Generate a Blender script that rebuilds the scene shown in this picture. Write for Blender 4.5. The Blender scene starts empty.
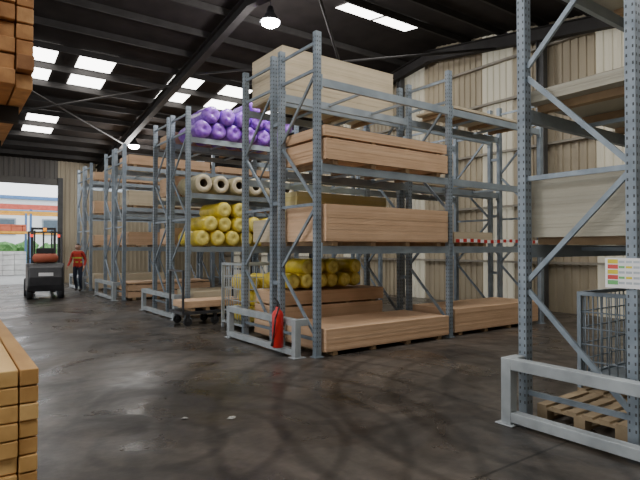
import bpy, bmesh, math, random
from mathutils import Vector, Matrix
random.seed(7)
S=bpy.context.scene
COL=S.collection

# ------------------------------------------------------------ materials
def nt(name):
    m=bpy.data.materials.new(name); m.use_nodes=True
    n=m.node_tree; b=n.nodes['Principled BSDF']
    return m,n,b
def mat(name,c1,c2=None,scale=4,rough=.6,metal=0,stretch=(1,1,1),bump=0,emit=None,es=0,detail=4,spec=.5):
    m,n,b=nt(name)
    c2=c2 or tuple(x*.75 for x in c1)
    tc=n.nodes.new('ShaderNodeTexCoord'); mp=n.nodes.new('ShaderNodeMapping'); mp.inputs['Scale'].default_value=stretch
    no=n.nodes.new('ShaderNodeTexNoise'); no.inputs['Scale'].default_value=scale; no.inputs['Detail'].default_value=detail
    cr=n.nodes.new('ShaderNodeValToRGB')
    cr.color_ramp.elements[0].position=.3; cr.color_ramp.elements[1].position=.7
    cr.color_ramp.elements[0].color=(*c2,1); cr.color_ramp.elements[1].color=(*c1,1)
    n.links.new(tc.outputs['Object'],mp.inputs[0]); n.links.new(mp.outputs[0],no.inputs['Vector'])
    n.links.new(no.outputs['Fac'],cr.inputs[0]); n.links.new(cr.outputs[0],b.inputs['Base Color'])
    b.inputs['Roughness'].default_value=rough; b.inputs['Metallic'].default_value=metal
    b.inputs['Specular IOR Level'].default_value=spec
    if bump:
        bp=n.nodes.new('ShaderNodeBump'); bp.inputs['Strength'].default_value=bump; bp.inputs['Distance'].default_value=.02
        n.links.new(no.outputs['Fac'],bp.inputs['Height']); n.links.new(bp.outputs[0],b.inputs['Normal'])
    if emit:
        b.inputs['Emission Color'].default_value=(*emit,1); b.inputs['Emission Strength'].default_value=es
    return m
GALV=mat('galvanised_steel',(.27,.32,.37),(.17,.21,.25),6,.5,.25)
GALVB=mat('galvanised_beam',(.33,.385,.43),(.23,.275,.315),3,.5,.25)
HOLE=mat('dark_slot',(.07,.077,.083),rough=.8)
GUARD=mat('guard_steel',(.43,.47,.49),(.30,.33,.35),5,.5,.25)
MDF=[mat('mdf_a',(.66,.44,.275),(.57,.37,.225),2.5,.75,stretch=(1,1,3)),
     mat('mdf_b',(.61,.40,.245),(.53,.34,.205),2.5,.75,stretch=(1,1,3)),
     mat('mdf_c',(.69,.47,.30),(.60,.40,.25),2.5,.75,stretch=(1,1,3))]
PALE=[mat('pale_board_a',(.60,.51,.36),(.52,.44,.305),2,.75),mat('pale_board_b',(.57,.48,.34),(.50,.415,.29),2,.75),mat('pale_board_c',(.63,.53,.385),(.55,.46,.325),2,.75)]
GREY=[mat('grey_board_a',(.43,.405,.325),(.37,.345,.275),2,.7),mat('grey_board_b',(.41,.385,.31),(.35,.325,.26),2,.7),mat('grey_board_c',(.45,.425,.345),(.38,.36,.29),2,.7)]
PINE=[mat('pine_a',(.68,.41,.15),(.48,.27,.085),7,.6,stretch=(1,.25,1),bump=.2),
      mat('pine_b',(.56,.32,.11),(.40,.21,.065),7,.6,stretch=(1,.25,1),bump=.2),
      mat('pine_c',(.76,.50,.21),(.56,.33,.11),7,.6,stretch=(1,.25,1),bump=.2)]
RED=[mat('larch_a',(.60,.31,.12),(.38,.17,.06),9,.7,bump=.5),
     mat('larch_b',(.42,.20,.08),(.26,.11,.04),9,.7,bump=.5),
     mat('larch_c',(.74,.43,.19),(.50,.25,.10),9,.7,bump=.5)]
BEARER=mat('bearer_wood',(.38,.26,.14),(.25,.16,.09),6,.8)
PALW=mat('pallet_wood',(.38,.29,.18),(.23,.17,.10),5,.8)
PURPLE=mat('purple_film',(.17,.015,.50),(.46,.22,.80),9,.3,bump=.8)
YEL=mat('yellow_film',(.76,.58,.05),(.54,.41,.03),7,.35,bump=.6)
YELE=mat('yellow_wool',(.84,.73,.22),(.64,.52,.10),14,.8,bump=.5)
CREAM=mat('cream_wool',(.70,.62,.46),(.56,.48,.33),12,.8,bump=.5)
OLIVE=mat('olive_film',(.46,.40,.24),(.33,.29,.16),8,.4)
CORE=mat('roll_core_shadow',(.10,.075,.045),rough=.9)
REDP=mat('red_paint',(.62,.02,.02),(.5,.015,.015),6,.35)
BLACK=mat('black_rubber',(.02,.02,.022),rough=.7)
DARK=mat('dark_paint',(.05,.05,.055),(.03,.03,.034),5,.4)
WHITE=mat('white_plastic',(.85,.85,.85),(.78,.78,.78),5,.5)
SKYL=mat('rooflight_grp',(.85,.85,.85),emit=(1.0,.975,.93),es=9.5)
LAMP=mat('lamp_glass',(1,1,1),emit=(.97,.98,1),es=160)

# floor
def floor_mat():
    m,n,b=nt('damp_concrete_floor'); L=n.links.new; N=n.nodes.new
    tc=N('ShaderNodeTexCoord')
    n1=N('ShaderNodeTexNoise'); n1.inputs['Scale'].default_value=.6; n1.inputs['Detail'].default_value=10; n1.inputs['Roughness'].default_value=.68; n1.inputs['Distortion'].default_value=.9
    L(tc.outputs['Object'],n1.inputs['Vector'])
    n2=N('ShaderNodeTexNoise'); n2.inputs['Scale'].default_value=9; n2.inputs['Detail'].default_value=6; L(tc.outputs['Object'],n2.inputs['Vector'])
    def mul(a,c):
        x=N('ShaderNodeMix'); x.data_type='RGBA'; x.blend_type='MULTIPLY'; x.inputs[0].default_value=1; L(a,x.inputs[6]); L(c,x.inputs[7]); return x.outputs[2]
    def ramp(src,p0,c0,p1,c1):
        c=N('ShaderNodeValToRGB'); e=c.color_ramp.elements; e[0].position=p0; e[0].color=(*c0,1); e[1].position=p1; e[1].color=(*c1,1); L(src,c.inputs[0]); return c.outputs[0]
    col=ramp(n1.outputs['Fac'],.38,(.036,.032,.029),.62,(.118,.101,.086))
    col=mul(col,ramp(n2.outputs['Fac'],.3,(.75,.75,.75),.7,(1.12,1.1,1.08)))
    for (loc,sc) in (((3.0,2.2,0),.62),((-1.5,3.8,0),.5)):
        mp=N('ShaderNodeMapping'); mp.inputs['Location'].default_value=loc; L(tc.outputs['Object'],mp.inputs[0])
        w=N('ShaderNodeTexWave'); w.wave_type='RINGS'; w.rings_direction='Z'; w.inputs['Scale'].default_value=sc; w.inputs['Distortion'].default_value=2.0; w.inputs['Detail'].default_value=4; w.inputs['Detail Scale'].default_value=.35
        L(mp.outputs[0],w.inputs['Vector'])
        col=mul(col,ramp(w.outputs['Fac'],.0,(.64,.635,.63),.14,(1,1,1)))
    br=N('ShaderNodeTexBrick'); br.offset=0; br.inputs['Scale'].default_value=1; br.inputs['Mortar Size'].default_value=.012; br.inputs['Brick Width'].default_value=5.2; br.inputs['Row Height'].default_value=4.1
    br.inputs['Color1'].default_value=(1,1,1,1); br.inputs['Color2'].default_value=(.92,.92,.92,1); br.inputs['Mortar'].default_value=(.3,.3,.3,1)
    L(tc.outputs['Object'],br.inputs['Vector'])
    col=mul(col,br.outputs['Color'])
    L(col,b.inputs['Base Color'])
    n3=N('ShaderNodeTexNoise'); n3.inputs['Scale'].default_value=.9; n3.inputs['Detail'].default_value=7; n3.inputs['Distortion'].default_value=1.2; L(tc.outputs['Object'],n3.inputs['Vector'])
    rr=N('ShaderNodeMapRange'); rr.inputs[1].default_value=.36; rr.inputs[2].default_value=.60; rr.inputs[3].default_value=.22; rr.inputs[4].default_value=.48
    L(n3.outputs['Fac'],rr.inputs[0]); L(rr.outputs[0],b.inputs['Roughness'])
    b.inputs['Specular IOR Level'].default_value=.45
    bp=N('ShaderNodeBump'); bp.inputs['Strength'].default_value=.2; bp.inputs['Distance'].default_value=.02; L(n2.outputs['Fac'],bp.inputs['Height']); L(bp.outputs[0],b.inputs['Normal'])
    return m
FLOOR=floor_mat()
ROOFM=mat('roof_sheet_dark',(.038,.033,.031),(.026,.023,.022),2,.85,spec=.1)
STEELD=mat('dark_roof_steel',(.045,.042,.041),(.030,.028,.027),3,.7,spec=.2)
COLM=mat('column_steel',(.09,.09,.09),(.06,.06,.06),3,.7)
def clad_mat(name,c1,c2,tr):
    m=mat(name,c1,c2,1.2,.6,stretch=(1,1,.3)); n=m.node_tree; b=n.nodes['Principled BSDF']; out=n.nodes['Material Output']
    if tr:
        t=n.nodes.new('ShaderNodeBsdfTranslucent'); t.inputs[0].default_value=(.95,.88,.70,1)
        mx=n.nodes.new('ShaderNodeMixShader'); mx.inputs[0].default_value=tr
        n.links.new(b.outputs[0],mx.inputs[1]); n.links.new(t.outputs[0],mx.inputs[2]); n.links.new(mx.outputs[0],out.inputs[0])
    return m
CLAD=clad_mat('wall_cladding',(.44,.375,.265),(.33,.28,.20),.0)
CLADT=clad_mat('translucent_cladding',(.50,.45,.34),(.41,.37,.275),.08)
CLADD=clad_mat('dark_cladding',(.13,.12,.105),(.09,.08,.075),0)

# ------------------------------------------------------------ mesh builder
class MB:
    def __init__(s): s.v=[];s.f=[];s.m=[];s.sm=[]
    def add(s,vs,fs,m,smooth=False):
        o=len(s.v); s.v+= [tuple(v) for v in vs]
        for f in fs: s.f.append([o+i for i in f]); s.m.append(m); s.sm.append(smooth)
    def box(s,x0,y0,z0,x1,y1,z1,m=0):
        vs=[(x0,y0,z0),(x1,y0,z0),(x1,y1,z0),(x0,y1,z0),(x0,y0,z1),(x1,y0,z1),(x1,y1,z1),(x0,y1,z1)]
        s.add(vs,[(0,3,2,1),(4,5,6,7),(0,1,5,4),(1,2,6,5),(2,3,7,6),(3,0,4,7)],m)
    def beam(s,p,q,w,h,m=0,up=(0,0,1)):
        p=Vector(p);q=Vector(q);d=(q-p).normalized();up=Vector(up)
        if abs(d.dot(up))>.98: up=Vector((1,0,0))
        a=d.cross(up).normalized();b=a.cross(d).normalized()
        vs=[]
        for c in (p,q):
            for i,j in ((-1,-1),(1,-1),(1,1),(-1,1)): vs.append(c+a*i*w/2+b*j*h/2)
        s.add(vs,[(0,1,2,3),(7,6,5,4),(0,4,5,1),(1,5,6,2),(2,6,7,3),(3,7,4,0)],m)
    def lathe(s,p,q,prof,m=0,seg=16,jit=0,mats=None):
        p=Vector(p);q=Vector(q);d=(q-p);L=d.length;d.normalize()
        up=Vector((0,0,1)) if abs(d.z)<.9 else Vector((1,0,0))
        a=d.cross(up).normalized();b=a.cross(d).normalized()
        o=len(s.v);n=len(prof)
        for t,r in prof:
            for k in range(seg):
                an=2*math.pi*k/seg; rr=r*(1+random.uniform(-jit,jit))
                s.v.append(tuple(p+d*t*L+a*math.cos(an)*rr+b*math.sin(an)*rr))
        for i in range(n-1):
            for k in range(seg):
                k2=(k+1)%seg
                s.f.append([o+i*seg+k,o+i*seg+k2,o+(i+1)*seg+k2,o+(i+1)*seg+k]); s.m.append(mats[i] if mats else m); s.sm.append(True)
        s.f.append([o+k for k in range(seg)][::-1]); s.m.append(mats[0] if mats else m); s.sm.append(False)
        s.f.append([o+(n-1)*seg+k for k in range(seg)]); s.m.append(mats[-1] if mats else m); s.sm.append(False)
    def cyl(s,p,q,r,m=0,seg=12): s.lathe(p,q,[(0,r),(1,r)],m,seg)
    def obj(s,name,mats,bevel=0,loc=(0,0,0),rot=0,parent=None):
        me=bpy.data.meshes.new(name); me.from_pydata(s.v,[],s.f)
        for m in mats: me.materials.append(m)
        me.polygons.foreach_set('material_index',s.m); me.polygons.foreach_set('use_smooth',s.sm); me.update()
        bm=bmesh.new(); bm.from_mesh(me); bmesh.ops.recalc_face_normals(bm,faces=bm.faces); bm.to_mesh(me); bm.free()
        o=bpy.data.objects.new(name,me); COL.objects.link(o); o.location=loc; o.rotation_euler=(0,0,rot)
        if bevel:
            b=o.modifiers.new('bevel','BEVEL'); b.width=bevel; b.segments=2; b.limit_method='ANGLE'
        if parent: o.parent=parent
        return o

# ------------------------------------------------------------ room shell
U0,U1,V0,V1=-16,8.0,-11,20
RV,RZ,SL=4.5,7.88,.147
def roofz(v): return RZ-SL*abs(v-RV)
b=MB(); b.box(U0,V0,-.1,U1,V1,0); b.obj('floor',[FLOOR])
b=MB(); b.box(-40,V1,-.12,40,60,-.01); b.obj('yard_ground',[mat('yard_asphalt',(.34,.34,.33),(.26,.26,.26),3,.7)])

def corrug(b,p0,dirv,nrm,width,zf,m=0,period=.2,depth=.035,z0=0,tmod=None):
    prof=[(0,0),(.45,0),(.55,1),(.9,1),(1.0,0)]
    pts=[];s=0
    while s<width-1e-6:
        for a,d in prof[:-1]:
            ss=s+a*period
            if ss<=width: pts.append((ss,d*depth))
        s+=period
    pts.append((width,0))
    for i in range(len(pts)-1):
        q=[]
        for (ss,dd) in (pts[i],pts[i+1]):
            x=p0[0]+dirv[0]*ss+nrm[0]*dd; y=p0[1]+dirv[1]*ss+nrm[1]*dd
            z0v=z0(ss) if callable(z0) else z0
            q.append(((x,y,z0v),(x,y,zf(ss))))
        mm=tmod(pts[i][0]) if tmod else m
        b.add([q[0][0],q[1][0],q[1][1],q[0][1]],[(0,1,2,3)],mm)
b=MB()
def gm(s):
    return 1 if (s%3.2)<1.0 else 0
corrug(b,(U1,V0),(0,1),(-1,0),V1-V0,lambda s:roofz(V0+s)+.02,z0=0,tmod=gm)
b.obj('wall_right',[CLAD,CLADT])
b=MB()
for z in (1.2,2.7,4.2,5.6,6.7):
    lo=V0+.2;hi=V1-.2
    if z>5.3:
        hw=(RZ-z-.15)/SL; lo=max(lo,RV-hw); hi=min(hi,RV+hw)
    b.box(U1-.16,lo,z,U1-.045,hi,z+.06,0)
b.obj('trim_1',[mat('sheeting_rail',(.30,.27,.22),(.22,.20,.16),3,.6)])
OU0,OU1,OZ=-9.5,-.25,4.6
b=MB()
corrug(b,(OU1,V1),(1,0),(0,-1),U1-OU1,lambda s:5.62)
corrug(b,(U0,V1),(1,0),(0,-1),OU0-U0,lambda s:5.62)
b.obj('wall_back',[CLAD])
b=MB(); corrug(b,(OU0,V1),(1,0),(0,-1),OU1-OU0,lambda s:5.62,z0=OZ)
b.box(OU0,V1-.12,OZ-.15,OU1,V1-.04,OZ+.15)
b.obj('wall_back_lintel',[CLADD])
b=MB()
b.box(OU1-.02,V1-.2,0,OU1+.18,V1-.04,OZ+.2); b.box(OU0-.18,V1-.2,0,OU0+.02,V1-.04,OZ+.2)
b.obj('trim_2',[COLM])
b=MB(); corrug(b,(U0,V0),(1,0),(0,1),U1-U0,lambda s:roofz(V0)); b.obj('wall_front',[CLAD])
b=MB()
corrug(b,(U0,V0),(0,1),(1,0),3,lambda s:roofz(V0+s)); corrug(b,(U0,V1-9),(0,1),(1,0),9,lambda s:roofz(V1-9+s))
corrug(b,(U0,V0+3),(0,1),(1,0),V1-9-V0-3,lambda s:roofz(V0+3+s),z0=5.2)  # unseen opening below, shaped to let in front fill light
b.obj('wall_left',[CLAD])
b=MB()
for v0,v1 in ((V0,RV),(RV,V1)):
    b.add([(U0,v0,roofz(v0)),(U1,v0,roofz(v0)),(U1,v1,roofz(v1)),(U0,v1,roofz(v1)),
           (U0,v0,roofz(v0)+.08),(U1,v0,roofz(v0)+.08),(U1,v1,roofz(v1)+.08),(U0,v1,roofz(v1)+.08)],
          [(0,3,2,1),(4,5,6,7),(0,1,5,4),(1,2,6,5),(2,3,7,6),(3,0,4,7)],0)
b.obj('ceiling',[ROOFM])
b=MB()
v=10.45-1.2*17
while v<V1-.3:
    if v>V0+.3 and abs(v-RV)>.1: b.box(U0+.1,v-.03,roofz(v)-.20,U1-.06,v+.03,roofz(v)-.03,0)
    v+=1.2
b.obj('roof_purlins',[STEELD])
b=MB()
for u in (-10.6,-4.6,1.4,7.6):
    for va,vb in ((V0+.1,RV),(RV,V1-.2)):
        za,zb=roofz(va)-.24,roofz(vb)-.24
        b.beam((u,va,za),(u,vb,zb),.2,.02); b.beam((u,va,za-.16),(u,vb,zb-.16),.02,.3); b.beam((u,va,za-.31),(u,vb,zb-.31),.2,.02)
b.obj('roof_rafters',[STEELD])
b=MB()
b.cyl((-4.5,9,6.6),(1.3,14.8,5.7),.03); b.cyl((-4.5,14.8,5.7),(1.3,9,6.6),.03)
b.cyl((1.5,2,6.9),(7.4,8,6.7),.035); b.cyl((1.5,8,6.7),(7.4,2,6.9),.035)
b.obj('roof_bracing',[STEELD])
b=MB()
for u in (7.72,):
    for v in (-4.2,.9,5.9,11,16):
        zt=roofz(v)-.3
        b.box(u-.09,v-.1,0,u+.09,v-.08,zt); b.box(u-.01,v-.08,0,u+.01,v+.08,zt); b.box(u-.09,v+.08,0,u+.09,v+.1,zt)
b.obj('steel_columns',[COLM])
b=MB()
def sky(u,v0,v1,w=1.0):
    e=.02
    b.add([(u-w/2,v0,roofz(v0)-e),(u+w/2,v0,roofz(v0)-e),(u+w/2,v1,roofz(v1)-e),(u-w/2,v1,roofz(v1)-e)],[(0,1,2,3)],0)
for u in (-5.2,-2.4,-.85,1.95,3.75,5.6):
    sky(u,9.3,10.38); sky(u,10.52,11.6)
for u in (-4.2,-1.6):
    sky(u,14.12,15.18); sky(u,15.32,16.38)
sky(4.3,3.35,4.2,1.2); sky(5.6,3.35,4.2,1.2)
for u in (-13,-10,-7.5,-5,-2.5,0,2.5,5):  # extra glowing rooflights out of view, added to light the interior
    for v0 in (-2.6,-7.4): sky(u,v0,v0+2.2,1.1)
for u in (-13,-10,-7.5):
    sky(u,9.3,11.6,1.1)
b.obj('window_rooflights_with_added',[SKYL])

# ------------------------------------------------------------ racking
LV=(1.63,2.85,4.12)
def upright(b,u,v,h,hole=True,w=.10,d=.08):
    b.box(u-w/2,v-d/2,.012,u+w/2,v+d/2,h,0)
    b.box(u-w/2-.03,v-d/2-.03,0,u+w/2+.03,v+d/2+.03,.012,0)
    if hole:
        z=.15
        while z<h-.04:
            for o in (-.024,.024):
                x=v+o
                b.box(u-w/2-.0015,x-.006,z,u-w/2+.001,x+.006,z+.024,1)
                x=u+o
                b.box(x-.007,v-d/2-.0015,z,x+.007,v-d/2+.001,z+.024,1)
            z+=.066
def frame(b,u,v0,v1,h,hole=True):
    upright(b,u,v0+.04,h,hole); upright(b,u,v1-.04,h,hole)
    a,c=v0+.08,v1-.08
    z=.25; k=0
    b.beam((u,a,z),(u,c,z),.03,.045,0)
    while z+.95<h-.1:
        if k%2==0: b.beam((u,a,z+.05),(u,c,z+.95),.03,.045,0)
        else: b.beam((u,c,z+.05),(u,a,z+.95),.03,.045,0)
        z+=1.0;k+=1
        if k%2==0: b.beam((u,a,z),(u,c,z),.03,.045,0)
    b.beam((u,a,h-.15),(u,c,h-.15),.03,.045,0)
def bay(b,ua,ub,v0,v1,levels,bh=.12):
    for z in levels:
        for vv in (v0+.03,v1-.03):
            b.box(ua+.05,vv-.028,z-bh,ub-.05,vv+.028,z,2)
            for e in (ua+.052,ub-.052-.01):
                b.box(e-.004,vv-.045,z-bh-.05,e+.014,vv+.045,z+.05,2)
        for k in (1,2):
            x=ua+(ub-ua)*k/3
            b.box(x-.02,v0+.058,z-.06,x+.02,v1-.058,z-.02,2)
BAY=2.92
def guard(name,v0,v1,u=-.28,h=.56):
    b=MB(); t=.05
    b.box(u-t,v0,.0,u+t,v0+.1,h); b.box(u-t,v1-.1,0,u+t,v1,h)
    b.box(u-t,v0+.1,h-.1,u+t,v1-.1,h); b.box(u-t,v0+.1,.03,u+t,v1-.1,.12)
    for vv in (v0+.05,v1-.05): b.box(u-.09,vv-.09,0,u+.12,vv+.09,.012)
    for vv in (v0,v1-.1): b.box(u+t,vv,h-.1,u+t+.13,vv+.1,h); 
    return b.obj(name,[GUARD],bevel=.008)
DEP,GAP=1.08,.17
def row(va,double=True,nb=2,h=4.8,levels=LV,dep=DEP,gap=GAP,hole=True,u_off=0,bw=BAY):
    b=MB()
    pairs=[(va,va+dep)]+([(va+dep+gap,va+2*dep+gap)] if double else [])
    for (p,q) in pairs:
        for i in range(nb+1): frame(b,u_off+i*bw,p,q,h,hole and i<2)
        for i in range(nb): bay(b,u_off+i*bw,u_off+(i+1)*bw,p,q,levels)
    if double:
        for i in range(nb+1):
            for z in (1.0,2.3,3.6): b.box(u_off+i*bw-.03,va+dep,z,u_off+i*bw+.03,va+dep+gap,z+.06,0)
    return b.obj('pallet_rack',[GALV,HOLE,GALVB])
row(-.22); row(4.8); row(9.95,hole=False); row(14.4,hole=False)
row(-4.56,double=False,dep=1.04,h=6.0,levels=(1.63,2.92,4.3),bw=3.06)
guard('rack_end_guard',-.1,2.15)
guard('rack_end_guard',4.82,7.15)
guard('rack_end_guard',9.97,12.3)
guard('rack_end_guard',14.42,16.7)
guard('rack_end_guard',-5.75,-3.5,u=-.25,h=.6)

# ------------------------------------------------------------ goods
def stack(name,u0,u1,v0,v1,z0,z1,mats,th=.022,bear=True,jit=.004,packs=None):
    b=MB(); z=z0+.002
    if bear:
        for k in range(4):
            x=u0+.15+(u1-u0-.4)*k/3
            b.box(x,v0+.03,z,x+.09,v1-.03,z+.07,3)
        z+=.07
    n=0; pj=0
    while z+th<=z1+1e-6:
        if packs and n and n%packs==0:
            for k in range(4):
                x=u0+.15+(u1-u0-.4)*k/3
                b.box(x,v0+.03,z,x+.09,v1-.03,z+.035,3)
            z+=.035; pj=random.uniform(-.03,.03)
        j=random.uniform(-jit,jit)+pj; j2=random.uniform(-jit,jit)*.6
        b.box(u0+j,v0+j2,z,u1+j,v1+j2,z+th-.0006,random.choice((0,0,0,1,2)))
        z+=th;n+=1
    return b.obj(name,list(mats)+[BEARER])
# row A
stack('mdf_board_stack',.10,2.78,-.27,.85,1.63,2.27,MDF)
stack('mdf_board_stack',.10,2.78,-.27,.85,2.85,3.42,MDF,packs=14)
stack('mdf_board_stack',.10,2.80,-.27,.85,0,.42,MDF)
stack('mdf_board_stack',3.05,5.7,-.2,.85,0,.50,MDF)
stack('mdf_board_stack',.15,2.45,1.08,2.0,0,.86,MDF,packs=11)
stack('pale_board_stack',.15,2.72,1.05,2.1,4.12,5.05,PALE,th=.03)
stack('pale_board_stack',.15,2.6,1.08,2.05,1.63,2.1,PALE)
stack('mdf_board_stack',3.1,5.5,1.08,2.08,1.63,1.9,MDF)
stack('mdf_board_stack',3.1,5.5,1.08,2.08,2.85,3.1,PALE)
stack('pale_board_stack',3.1,5.6,-.1,.8,4.12,4.25,PALE)
stack('pale_board_stack',3.15,4.3,-.1,.8,1.63,1.92,PALE)
# row B..D goods
for z,h in ((1.63,.48),(2.85,.55),(4.12,.36)):
    stack('mdf_board_stack',.12,2.78,9.93,11.0,z,z+h,MDF if z!=2.85 else PALE)
    stack('mdf_board_stack',.12,2.78,14.4,15.4,z,z+h,MDF)
    stack('mdf_board_stack',3.1,5.7,9.98,11.0,z,z+h*.8,MDF)
    stack('mdf_board_stack',.12,2.78,6.1,7.08,z,z+h,MDF)
stack('mdf_board_stack',.12,2.78,9.93,11.0,0,.55,MDF,packs=8)
stack('pale_board_stack',.12,2.78,14.4,15.4,0,.6,PALE)
stack('mdf_board_stack',.12,2.78,4.82,5.85,0,.62,PALE,packs=7)
# right rack
stack('grey_board_stack',.12,2.92,-4.54,-3.5,1.63,2.27,GREY,th=.03)
stack('pale_board_stack',.12,2.92,-4.54,-3.5,2.92,3.12,GREY)
stack('grey_board_stack',.12,2.92,-4.54,-3.5,4.3,4.6,GREY)
stack('grey_board_stack',3.2,5.9,-4.54,-3.5,1.63,2.2,GREY,th=.03)
stack('grey_board_stack',3.2,5.9,-4.54,-3.5,2.92,3.4,GREY,th=.03)

def rolls(name,cs,v0,v1,r,mats,jit=.03,hollow=False):
    b=MB()
    for (u,z) in cs:
        rr=r*random.uniform(.95,1.0); L=v1-v0; o=random.uniform(-.05,.05)
        if hollow:
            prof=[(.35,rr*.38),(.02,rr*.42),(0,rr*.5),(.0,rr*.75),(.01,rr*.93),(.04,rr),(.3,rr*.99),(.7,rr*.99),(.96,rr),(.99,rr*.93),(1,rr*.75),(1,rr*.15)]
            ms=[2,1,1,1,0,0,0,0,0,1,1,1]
        else:
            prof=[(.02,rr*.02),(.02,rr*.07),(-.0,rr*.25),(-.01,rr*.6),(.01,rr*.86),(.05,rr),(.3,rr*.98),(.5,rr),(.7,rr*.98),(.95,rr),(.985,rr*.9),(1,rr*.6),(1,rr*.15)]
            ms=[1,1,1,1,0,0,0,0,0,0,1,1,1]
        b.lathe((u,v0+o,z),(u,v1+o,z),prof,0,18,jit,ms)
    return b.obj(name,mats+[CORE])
def hexpack(u0,u1,z0,r,rows):
    cs=[];
    for k in range(rows):
        u=u0+r+(r if k%2 else 0)
        while u<u1-r:
            cs.append((u,z0+r+.01+k*r*1.74)); u+=2*r+.004
    return cs
rolls('purple_insulation_rolls',hexpack(.12,2.80,4.12,.2,2)+[(1.7,4.12+.2+.7)],4.72,5.86,.2,[PURPLE,PURPLE],.07)
rolls('cream_insulation_rolls',hexpack(.12,2.80,2.85,.22,1),4.72,5.86,.22,[OLIVE,CREAM],hollow=True,jit=.02)
rolls('yellow_insulation_rolls',hexpack(.12,2.3,1.63,.19,2)+[(.88,1.63+.2+.66),(1.27,1.63+.2+.66)],4.72,5.86,.19,[YEL,YELE])
rolls('yellow_insulation_rolls',hexpack(.35,2.3,.87,.14,1)+[(.77,1.26),(1.05,1.26),(1.33,1.26),(1.9,1.26)],1.18,2.04,.14,[YEL,YELE])
stack('yellow_insulation_boards',.5,2.6,1.12,2.0,2.1+.003,2.6,[mat('pir_a',(.60,.50,.25),(.50,.42,.18),3,.7),mat('pir_b',(.55,.50,.40),(.46,.42,.33),3,.6),mat('pir_c',(.58,.48,.2),(.49,.39,.15),3,.7)],th=.08,bear=False)

def cage(name,u0,u1,v0,v1,h,z0=0,nb=9,fill=None,mt=GUARD,r=.008):
    b=MB(); w=.04
    for u in (u0,u1-w):
        for v in (v0,v1-w): b.box(u,v,z0,u+w,v+w,z0+h)
    for z in (z0+.1,z0+h-.04):
        b.box(u0+w,v0,z,u1-w,v0+w,z+.04); b.box(u0+w,v1-w,z,u1-w,v1,z+.04)
        b.box(u0,v0+w,z,u0+w,v1-w,z+.04); b.box(u1-w,v0+w,z,u1,v1-w,z+.04)
    b.box(u0+w,v0+w,z0+.1,u1-w,v1-w,z0+.12)
    for k in range(1,nb):
        u=u0+(u1-u0)*k/nb; v=v0+(v1-v0)*k/nb
        for vv in (v0+w/2,v1-w/2): b.cyl((u,vv,z0+.12),(u,vv,z0+h-.02),r,0,6)
        for uu in (u0+w/2,u1-w/2): b.cyl((uu,v,z0+.12),(uu,v,z0+h-.02),r,0,6)
    for k in range(1,5):
        z=z0+.12+(h-.16)*k/5
        for vv in (v0+w/2,v1-w/2): b.cyl((u0+w,vv,z),(u1-w,vv,z),r,0,6)
        for uu in (u0+w/2,u1-w/2): b.cyl((uu,v0+w,z),(uu,v1-w,z),r,0,6)
    return b.obj(name,[mt])
cage('wire_mesh_cage',.15,1.5,2.45,3.4,1.3)
rolls('yellow_insulation_rolls',[(.42,.30),(.8,.30),(1.18,.30),(.6,.61),(1.0,.61),(.8,.92),(1.2,.92),(.42,.92)],2.58,3.25,.165,[YEL,YELE])
cage('wire_mesh_cage',.95,2.15,-4.5,-3.55,1.0,z0=.144,nb=12,mt=GALV)
def pallet(name,u,v,z=0,w=1.0,l=.8):
    b=MB()
    for k in range(3):
        y=v+k*(l-.1)/2
        b.box(u,y,z,u+w,y+.1,z+.022)
        for j in range(3): x=u+j*(w-.12)/2; b.box(x,y,z+.022,x+.12,y+.1,z+.1)
    for j in range(3): x=u+j*(w-.12)/2; b.box(x,v,z+.1,x+.12,v+l,z+.12)
    for k in range(6):
        y=v+k*(l-.09)/5; b.box(u,y,z+.12,u+w,y+.09,z+.142)
    return b.obj(name,[PALW])
pallet('wooden_pallet',.95,-4.5,0,1.2,.95)
pallet('wooden_pallet',.09,-4.42,0,.78,.8)

# trolley
b=MB()
u0,u1,v0,v1=-.55,.95,3.72,4.5
b.box(u0,v0,.24,u1,v0+.05,.3); b.box(u0,v1-.05,.24,u1,v1,.3); b.box(u0,v0+.05,.24,u0+.05,v1-.05,.3); b.box(u1-.05,v0+.05,.24,u1,v1-.05,.3)
b.box(u0+.05,v0+.05,.27,u1-.05,v1-.05,.3)
for u in (u0+.15,(u0+u1)/2,u1-.15):
    for v in (v0+.1,v1-.1):
        b.cyl((u,v-.025,.085),(u,v+.025,.085),.085,1,16); b.box(u-.03,v-.045,.09,u+.03,v-.03,.24); b.box(u-.03,v+.03,.09,u+.03,v+.045,.24)
for u in (u0,u1-.04):
    for v in (v0,v1-.04): b.box(u,v,.3,u+.04,v+.04,1.15)
    b.box(u,v0+.04,1.11,u+.04,v1-.04,1.15)
b.obj('platform_trolley',[DARK,BLACK])
stack('mdf_board_stack',-.48,.88,3.78,4.44,.3,.52,MDF)

# extinguisher hung on the guard rail
b=MB(); eu,ev,ez=-.43,.22,.13
b.lathe((eu,ev,ez),(eu,ev,ez+.6),[(0,.075),(.02,.085),(.8,.085),(.88,.07),(.93,.035),(1,.03)],0,20)
b.cyl((eu,ev,ez+.6),(eu,ev,ez+.66),.018,1); b.beam((eu,ev-.02,ez+.66),(eu,ev+.1,ez+.72),.02,.015,1); b.beam((eu,ev-.02,ez+.64),(eu,ev+.1,ez+.64),.02,.012,1)
pts=[(eu,ev-.04,ez+.64),(eu-.04,ev-.1,ez+.6),(eu-.1,ev-.1,ez+.44),(eu-.1,ev-.06,ez+.24),(eu-.09,ev-.02,ez+.14)]
for p,q in zip(pts,pts[1:]): b.cyl(p,q,.012,1,8)
b.lathe(pts[-1],(eu-.085,ev+.01,ez+.03),[(0,.012),(1,.03)],1,10)
b.box(eu+.07,ev-.03,.43,eu+.099,ev+.03,.5,1)
b.obj('fire_extinguisher',[REDP,BLACK])
b=MB(); n=26
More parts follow.
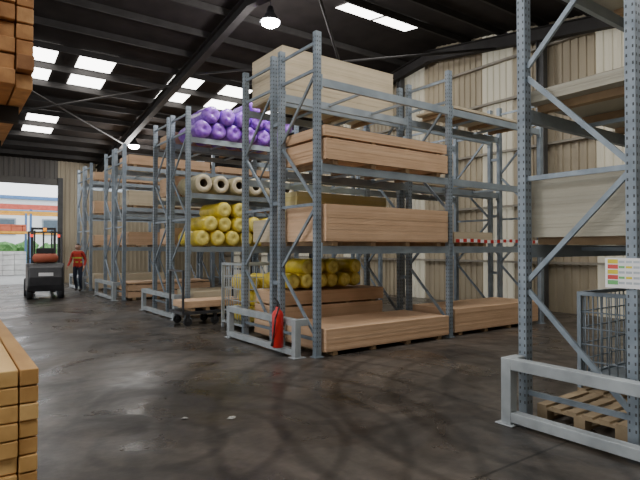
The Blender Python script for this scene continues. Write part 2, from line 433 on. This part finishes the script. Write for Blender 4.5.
for k in range(n):
    a=3.0+k*.1; b.box(a,-.27,1.70+.01*math.sin(k*.5),a+.1,-.266,1.76+.01*math.sin(k*.5),k%2)
b.obj('barrier_tape',[REDP,WHITE])
# load sign on right frame
b=MB(); v0,v1,z0,z1=-4.62,-4.33,1.28,1.52; u=-.075
b.box(u,v0,z0,u+.006,v1,z1,0)
cols=[mat('sign_yellow',(.85,.7,.05)),mat('sign_red',(.75,.1,.08)),mat('sign_blue',(.1,.25,.6)),mat('sign_grey',(.55,.6,.65)),mat('sign_green',(.2,.55,.2))]
random.seed(3)
for r in range(5):
    zz=z1-.045-r*.042
    b.box(u-.001,v1-.02-.08,zz,u,v1-.02,zz+.034,1+(r%2 if r<4 else 4))
    for c in range(3): b.box(u-.001,v0+.03+c*.055,zz+.006,u,v0+.03+c*.055+.045,zz+.024,(4,1,5)[c] if r%2 else 4)
b.obj('load_sign',[WHITE]+cols)

# ------------------------------------------------------------ left timber
def timbers(name,u0,nu,w,v0,v1,z0,nz,h,mats,jit=.02,g=.006):
    b=MB()
    for k in range(nz):
        z=z0+k*(h+g)
        for i in range(nu):
            j=random.uniform(-jit,jit); x=u0-(i+1)*(w+g)
            b.box(x,v0+j,z,x+w,v1+j,z+h,random.choice((0,0,1,2)))
    return b.obj(name,mats,bevel=.006)
b=MB()
for v in (-3.0,-2.1,-1.2): b.box(-5.3,v,0,-4.05,v+.09,.08)
b.obj('timber_bearers',[BEARER])
timbers('sawn_timber_stack',-4.03,13,.085,-3.33,-.9,.082,10,.083,PINE,jit=.02,g=.007)
timbers('sawn_timber_stack',-3.96,12,.10,-2.5,2.2,2.66,10,.10,RED,jit=.05,g=.010)
b=MB()
for v in (-1.9,-.4,1.1):
    b.box(-5.75,v-.06,.012,-5.6,v+.06,4.4); b.box(-5.85,v-.1,0,-5.5,v+.1,.012)
    b.box(-5.6,v-.04,2.54,-4.0,v+.04,2.655)
b.box(-5.72,-1.84,4.2,-5.63,1.04,4.28)
b.obj('cantilever_rack',[STEELD])

# ------------------------------------------------------------ high bay lamps
def lamp(u,v,z):
    b=MB()
    b.lathe((u,v,z+.35),(u,v,z),[(0,.06),(.3,.09),(.45,.1),(.5,.12),(1,.24)],0,24)
    b.lathe((u,v,z+.004),(u,v,z-.12),[(0,.21),(.5,.19),(.85,.12),(1,.03)],1,24)
    b.cyl((u,v,z+.35),(u,v,roofz(v)-.02),.01,0,6)
    b.obj('high_bay_lamp',[DARK,LAMP])
    l=bpy.data.lights.new('bay_light','POINT'); l.energy=300; l.shadow_soft_size=.18; l.color=(1,.98,.95)
    o=bpy.data.objects.new('bay_light',l); o.location=(u,v,z-.4); COL.objects.link(o)
lamp(1.59,3.9,6.8); lamp(1.75,15.1,5.75)
lamp(-6,-1,6.4)

# ------------------------------------------------------------ forklift
def forklift(u,v,rot):
    root=bpy.data.objects.new('forklift',None); COL.objects.link(root); root.location=(u,v,0); root.rotation_euler=(0,0,rot)
    D=DARK; Y=mat('forklift_yellow',(.55,.36,.03),(.45,.28,.02),4,.4)
    R=mat('tail_light',(.7,.02,.02),emit=(1,.05,.02),es=1.5)
    b=MB()
    prof=[(-1.15,.45),(-1.2,.7),(-1.15,1.0),(-1.0,1.12),(-.45,1.12),(-.45,.25),(-1.0,.25)]
    o=[]; 
    for x in (-.54,.54):
        for y,z in prof: o.append((x*(.86 if y<-1.1 else 1),y,z))
    n=len(prof)
    b.add(o,[list(range(n))[::-1],list(range(n,2*n))]+[(i,(i+1)%n,(i+1)%n+n,i+n) for i in range(n)],0)
    b.obj('counterweight',[D],bevel=.04,parent=root)
    b=MB(); b.box(-.5,-.45,.3,.5,.75,.62,0); b.box(-.42,-.45,.62,.42,.1,1.0,1); b.box(-.5,.4,.62,.5,.75,.95,0)
    b.obj('chassis',[D,Y],bevel=.03,parent=root)
    b=MB(); b.box(-.25,-.35,1.01,.25,.12,1.12); b.box(-.25,-.42,1.12,.25,-.3,1.6); b.obj('seat',[BLACK],bevel=.04,parent=root)
    b=MB()
    for x in (-.48,.44):
        b.beam((x+.02,-.75,1.1),(x+.02,-.45,2.1),.05,.06); b.beam((x+.02,.7,.9),(x+.02,.35,2.1),.05,.06)
        b.beam((x+.02,-.5,2.1),(x+.02,.45,2.1),.05,.06)
    for k in range(8): y=-.48+k*.125; b.box(-.46,y,2.1,.46,y+.04,2.13)
    b.obj('overhead_guard',[D],parent=root)
    b=MB()
    for x in (-.38,.3):
        b.box(x,.82,.08,x+.08,.95,2.3); b.box(x+(.09 if x<0 else -.07),.9,.1,x+(.14 if x<0 else -.02),1.0,2.2)
    for z in (.3,1.2,2.22): b.box(-.30,.84,z,.30,.9,z+.08)
    b.cyl((0,.88,.3),(0,.88,2.2),.03,0)
    b.box(-.5,1.02,.3,.5,1.06,.38); b.box(-.5,1.02,.65,.5,1.06,.72)
    for k in range(7): x=-.46+k*.15; b.box(x,1.02,.72,x+.02,1.05,1.25)
    b.box(-.46,1.02,1.23,.46,1.05,1.26)
    for x in (-.35,.23): b.box(x,1.06,.1,x+.12,1.1,.75); b.box(x,1.06,.06,x+.12,2.1,.1)
    b.obj('mast',[D],parent=root)
    b=MB()
    for x in (-.58,.4):
        b.lathe((x,.55,.3),(x+.2,.55,.3),[(0,.2),(.0,.27),(.1,.3),(.9,.3),(1,.27),(1,.2)],0,24); b.cyl((x-.005,.55,.3),(x+.205,.55,.3),.12,1,16)
    for x in (-.52,.36):
        b.lathe((x,-.72,.24),(x+.17,-.72,.24),[(0,.15),(0,.21),(.1,.24),(.9,.24),(1,.21),(1,.15)],0,24); b.cyl((x-.005,-.72,.24),(x+.175,-.72,.24),.09,1,16)
    b.obj('wheels',[BLACK,GALV],parent=root)
    b=MB()
    b.cyl((0,.38,1.25),(-.0,.30,1.3),.17,0,20); b.cyl((0,.55,.95),(0,.34,1.27),.03,0)
    for x in (-.42,.34): b.box(x,-.52,1.95,x+.08,-.46,2.03,1)
    b.box(-.2,-1.21,.74,.2,-1.19,.84,2)
    b.cyl((0,-.2,2.13),(0,-.2,2.25),.05,3,12)
    b.lathe((-.36,-.8,1.28),(.36,-.8,1.28),[(0,.05),(.08,.14),(.92,.14),(1,.05)],4,16)
    b.obj('details',[BLACK,R,WHITE,mat('beacon',(.9,.35,.02),emit=(1,.3,0),es=1),mat('gas_bottle_red',(.42,.10,.05))],parent=root)
forklift(-1.79,12.7,-.1)

# ------------------------------------------------------------ person
def skin_mesh(name,verts,edges,radii,root=0,sub=2):
    me=bpy.data.meshes.new(name); me.from_pydata(verts,edges,[]); me.update()
    o=bpy.data.objects.new(name,me); COL.objects.link(o)
    sk=o.modifiers.new('skin','SKIN'); sk.use_smooth_shade=True
    for i,r in enumerate(radii):
        me.skin_vertices[0].data[i].radius=r if isinstance(r,tuple) else (r,r)
    me.skin_vertices[0].data[root].use_root=True
    ss=o.modifiers.new('sub','SUBSURF'); ss.levels=sub; ss.render_levels=sub
    bpy.context.view_layer.update()
    dg=bpy.context.evaluated_depsgraph_get(); nm=bpy.data.meshes.new_from_object(o.evaluated_get(dg))
    o.modifiers.clear(); o.data=nm; return o
def person(u,v,rot):
    V=[(0,0,.95),(0,.0,1.12),(0,.01,1.32),(0,.0,1.45),(0,.0,1.52),
       (-.10,0,.90),(-.11,.08,.50),(-.11,-.02,.10),(-.11,.14,.05),
       (.10,0,.90),(.11,-.02,.50),(.12,-.22,.12),(.12,-.10,.05),
       (-.18,0,1.42),(-.25,-.06,1.14),(-.25,.10,.92),(-.25,.14,.85),
       (.18,0,1.42),(.25,.02,1.14),(.26,.20,.98),(.26,.26,.93)]
    E=[(0,1),(1,2),(2,3),(3,4),(0,5),(5,6),(6,7),(7,8),(0,9),(9,10),(10,11),(11,12),(3,13),(13,14),(14,15),(15,16),(3,17),(17,18),(18,19),(19,20)]
    R=[(.16,.12),(.15,.11),(.18,.12),(.11,.09),.055,.09,.065,.05,.045,.09,.065,.05,.045,.065,.05,.038,.03,.065,.05,.038,.03]
    for hi,(hx,hy,hz) in ((16,V[16]),(20,V[20])):
        for k,l in enumerate((.07,.08,.075,.06)):
            a=len(V); y=hy-.03+k*.02
            V.append((hx,y+.01,hz-.03)); V.append((hx+.012,y+.02,hz-.03-l*.6)); V.append((hx+.03,y+.015,hz-.03-l))
            E+= [(hi,a),(a,a+1),(a+1,a+2)]; R+=[.011,.009,.008]
        a=len(V); V.append((hx,hy+.045,hz+.0)); V.append((hx+.01,hy+.06,hz-.045)); E+=[(hi,a),(a,a+1)]; R+=[.012,.009]
    o=skin_mesh('worker',V,E,R)
    vest=mat('red_jacket',(.60,.05,.03),(.45,.03,.02),6,.7); tr=mat('trousers',(.03,.04,.07),rough=.8); skn=mat('skin_tone',(.6,.36,.26),rough=.6); bt=mat('boots',(.04,.03,.02)); refl=mat('hi_vis_band',(.60,.75,.10)); org=mat('red_sleeve',(.50,.04,.03),rough=.7)
    me=o.data; me.materials.clear()
    for m in (vest,tr,skn,bt,refl,org): me.materials.append(m)
    for p in me.polygons:
        c=p.center; p.use_smooth=True
        if c.z<.11: k=3
        elif abs(c.x)>.2 and c.z<.96: k=2
        elif c.z<.92: k=1
        elif c.z>1.49: k=2
        elif abs(c.x)>.19: k=5
        elif 1.08<c.z<1.13 or 1.22<c.z<1.27: k=4
        else: k=0
        p.material_index=k
    bm=bmesh.new(); bmesh.ops.create_uvsphere(bm,u_segments=24,v_segments=18,radius=.115)
    for w in bm.verts:
        w.co.x*=.80; w.co.z*=1.12; w.co.y*=.95
        if w.co.z<-.03 and w.co.y>0: w.co.y*=.92; w.co.x*=.9
        if w.co.y>.09 and abs(w.co.x)<.02 and -.04<w.co.z<.01: w.co.y+=.02
        if abs(w.co.x)>.085 and abs(w.co.y)<.03 and abs(w.co.z)<.035: w.co.x*=1.12
    hm=bpy.data.meshes.new('head'); bm.to_mesh(hm); bm.free()
    hair=mat('hair',(.05,.03,.02)); eye=mat('eye',(.9,.9,.9)); lip=mat('lips',(.45,.16,.14))
    for m in (skn,hair): hm.materials.append(m)
    for p in hm.polygons:
        p.use_smooth=True; p.material_index=1 if (p.center.z>.055 or (p.center.y<-.02 and p.center.z>-.05)) else 0
    h=bpy.data.objects.new('head',hm); COL.objects.link(h); h.parent=o; h.location=(0,.02,1.635)
    b=MB()
    for x in (-.035,.035): b.lathe((x,.115,1.64),(x,.128,1.64),[(0,.014),(1,.008)],0,10)
    b.box(-.025,.105,1.575,.025,.122,1.585,1)
    b.obj('face_features',[eye,lip],parent=o)
    o.location=(u,v,0); o.rotation_euler=(0,0,rot)
person(-.50,14.15,2.6)

# ------------------------------------------------------------ yard
def ystack(name,u0,u1,v0,v1,z0,z1,c,w=.6):
    m=mat(name+'_m',c,tuple(x*.7 for x in c),3,.6)
    b=MB(); z=z0
    while z<z1-.01:
        zz=min(z+.3,z1)
        x=u0
        while x<u1-.1:
            b.box(x+.01,v0+random.uniform(0,.1),z+.01,min(x+w,u1)-.01,v1,zz-.01); x+=w
        b.box(u0+.3,v0+.05,z-.0,u0+.4,v1-.05,z+.012); z+=.3
    return b.obj(name,[m])
ystack('yard_timber_pack',-9,-4.8,28.9,31,0,1.25,(.62,.45,.25))
ystack('yard_red_stack',-4.4,-2.6,27.2,28.4,0,1.0,(.50,.09,.06))
ystack('yard_white_pack',-2.3,-.5,28.9,31,0,1.4,(.7,.7,.68))
ystack('yard_orange_stack',-9,-4.2,28.9,31,2.59,3.0,(.75,.40,.14))
ystack('yard_red_pack',-3.7,-.5,28.9,31,2.59,3.0,(.62,.16,.08))
b=MB()
for u in (-12,-9.3,-6.6,-3.95,-.3,2.4):
    for v in (28.8,31.1): b.box(u-.06,v-.06,0,u+.06,v+.06,3.9)
for z in (2.5,3.7):
    for v in (28.76,31.15): b.box(-12,v-.04,z-.05,2.4,v+.04,z+.08,1)
b.obj('yard_rack',[mat('yard_rack_blue',(.1,.2,.4)),mat('yard_rack_orange',(.8,.4,.05))])
# hedge
random.seed(11)
bm=bmesh.new()
for k in range(40):
    c=Vector((-14+k*.45+random.uniform(-.1,.1),33+random.uniform(-.3,.3),random.choice((.5,1.0,1.3))+random.uniform(-.15,.2)))
    r=bmesh.ops.create_icosphere(bm,subdivisions=3,radius=random.uniform(.5,.75))
    for w in r['verts']: w.co=w.co*(1+random.uniform(-.14,.14))+c; w.co.z=max(w.co.z,-.01)
me=bpy.data.meshes.new('hedge'); bm.to_mesh(me); bm.free()
me.materials.append(mat('hedge_leaves',(.14,.34,.10),(.05,.16,.04),6,.8))
o=bpy.data.objects.new('hedge',me); COL.objects.link(o)
b=MB(); b.box(-25,40,-.01,20,47,5.4,0); b.box(-25.2,39.8,5.4,20.2,47.2,5.65,1)
b.box(-25.05,39.95,4.6,20.05,40.0,5.0,3); b.box(-25.05,39.95,4.3,20.05,40.0,4.55,1)
for k in range(12): 
    b.box(-22+k*3.4,39.93,2.6,-20.4+k*3.4,39.99,3.9,4); b.box(-21.9+k*3.4,39.91,2.7,-20.5+k*3.4,39.93,3.8,2)
b.obj('yard_building',[mat('far_building',(.80,.81,.80),(.72,.74,.74),2),mat('far_blue',(.12,.25,.5)),mat('far_glass',(.12,.16,.2),rough=.1),mat('far_red',(.65,.12,.08)),mat('far_trim',(.3,.35,.4))])

# debris on floor
b=MB(); random.seed(5)
for (u,v,s) in ((-2.25,-1.96,.045),(-2.6,-1.7,.035)):
    n=7; ring=[(u+math.cos(6.28*k/n)*s*random.uniform(.5,1.3),v+math.sin(6.28*k/n)*s*random.uniform(.4,1),.003+random.random()*.015) for k in range(n)]
    b.add(ring+[(u,v,.02)],[(k,(k+1)%n,n) for k in range(n)],0)
b.obj('paper_scraps',[mat('scrap_paper',(.40,.40,.38))])

# ------------------------------------------------------------ world + camera
w=bpy.data.worlds.new('sky'); S.world=w; w.use_nodes=True
bg=w.node_tree.nodes['Background']; bg.inputs[0].default_value=(.92,.96,1.0,1); bg.inputs[1].default_value=3.0
cam=bpy.data.cameras.new('camera'); co=bpy.data.objects.new('camera',cam); COL.objects.link(co)
cam.sensor_width=36; cam.lens=520/640*36; cam.clip_start=.05
co.location=(-4.44,-6.41,1.6)
co.rotation_euler=(math.radians(90.88),0,-math.atan2(.585,.811))
S.camera=co
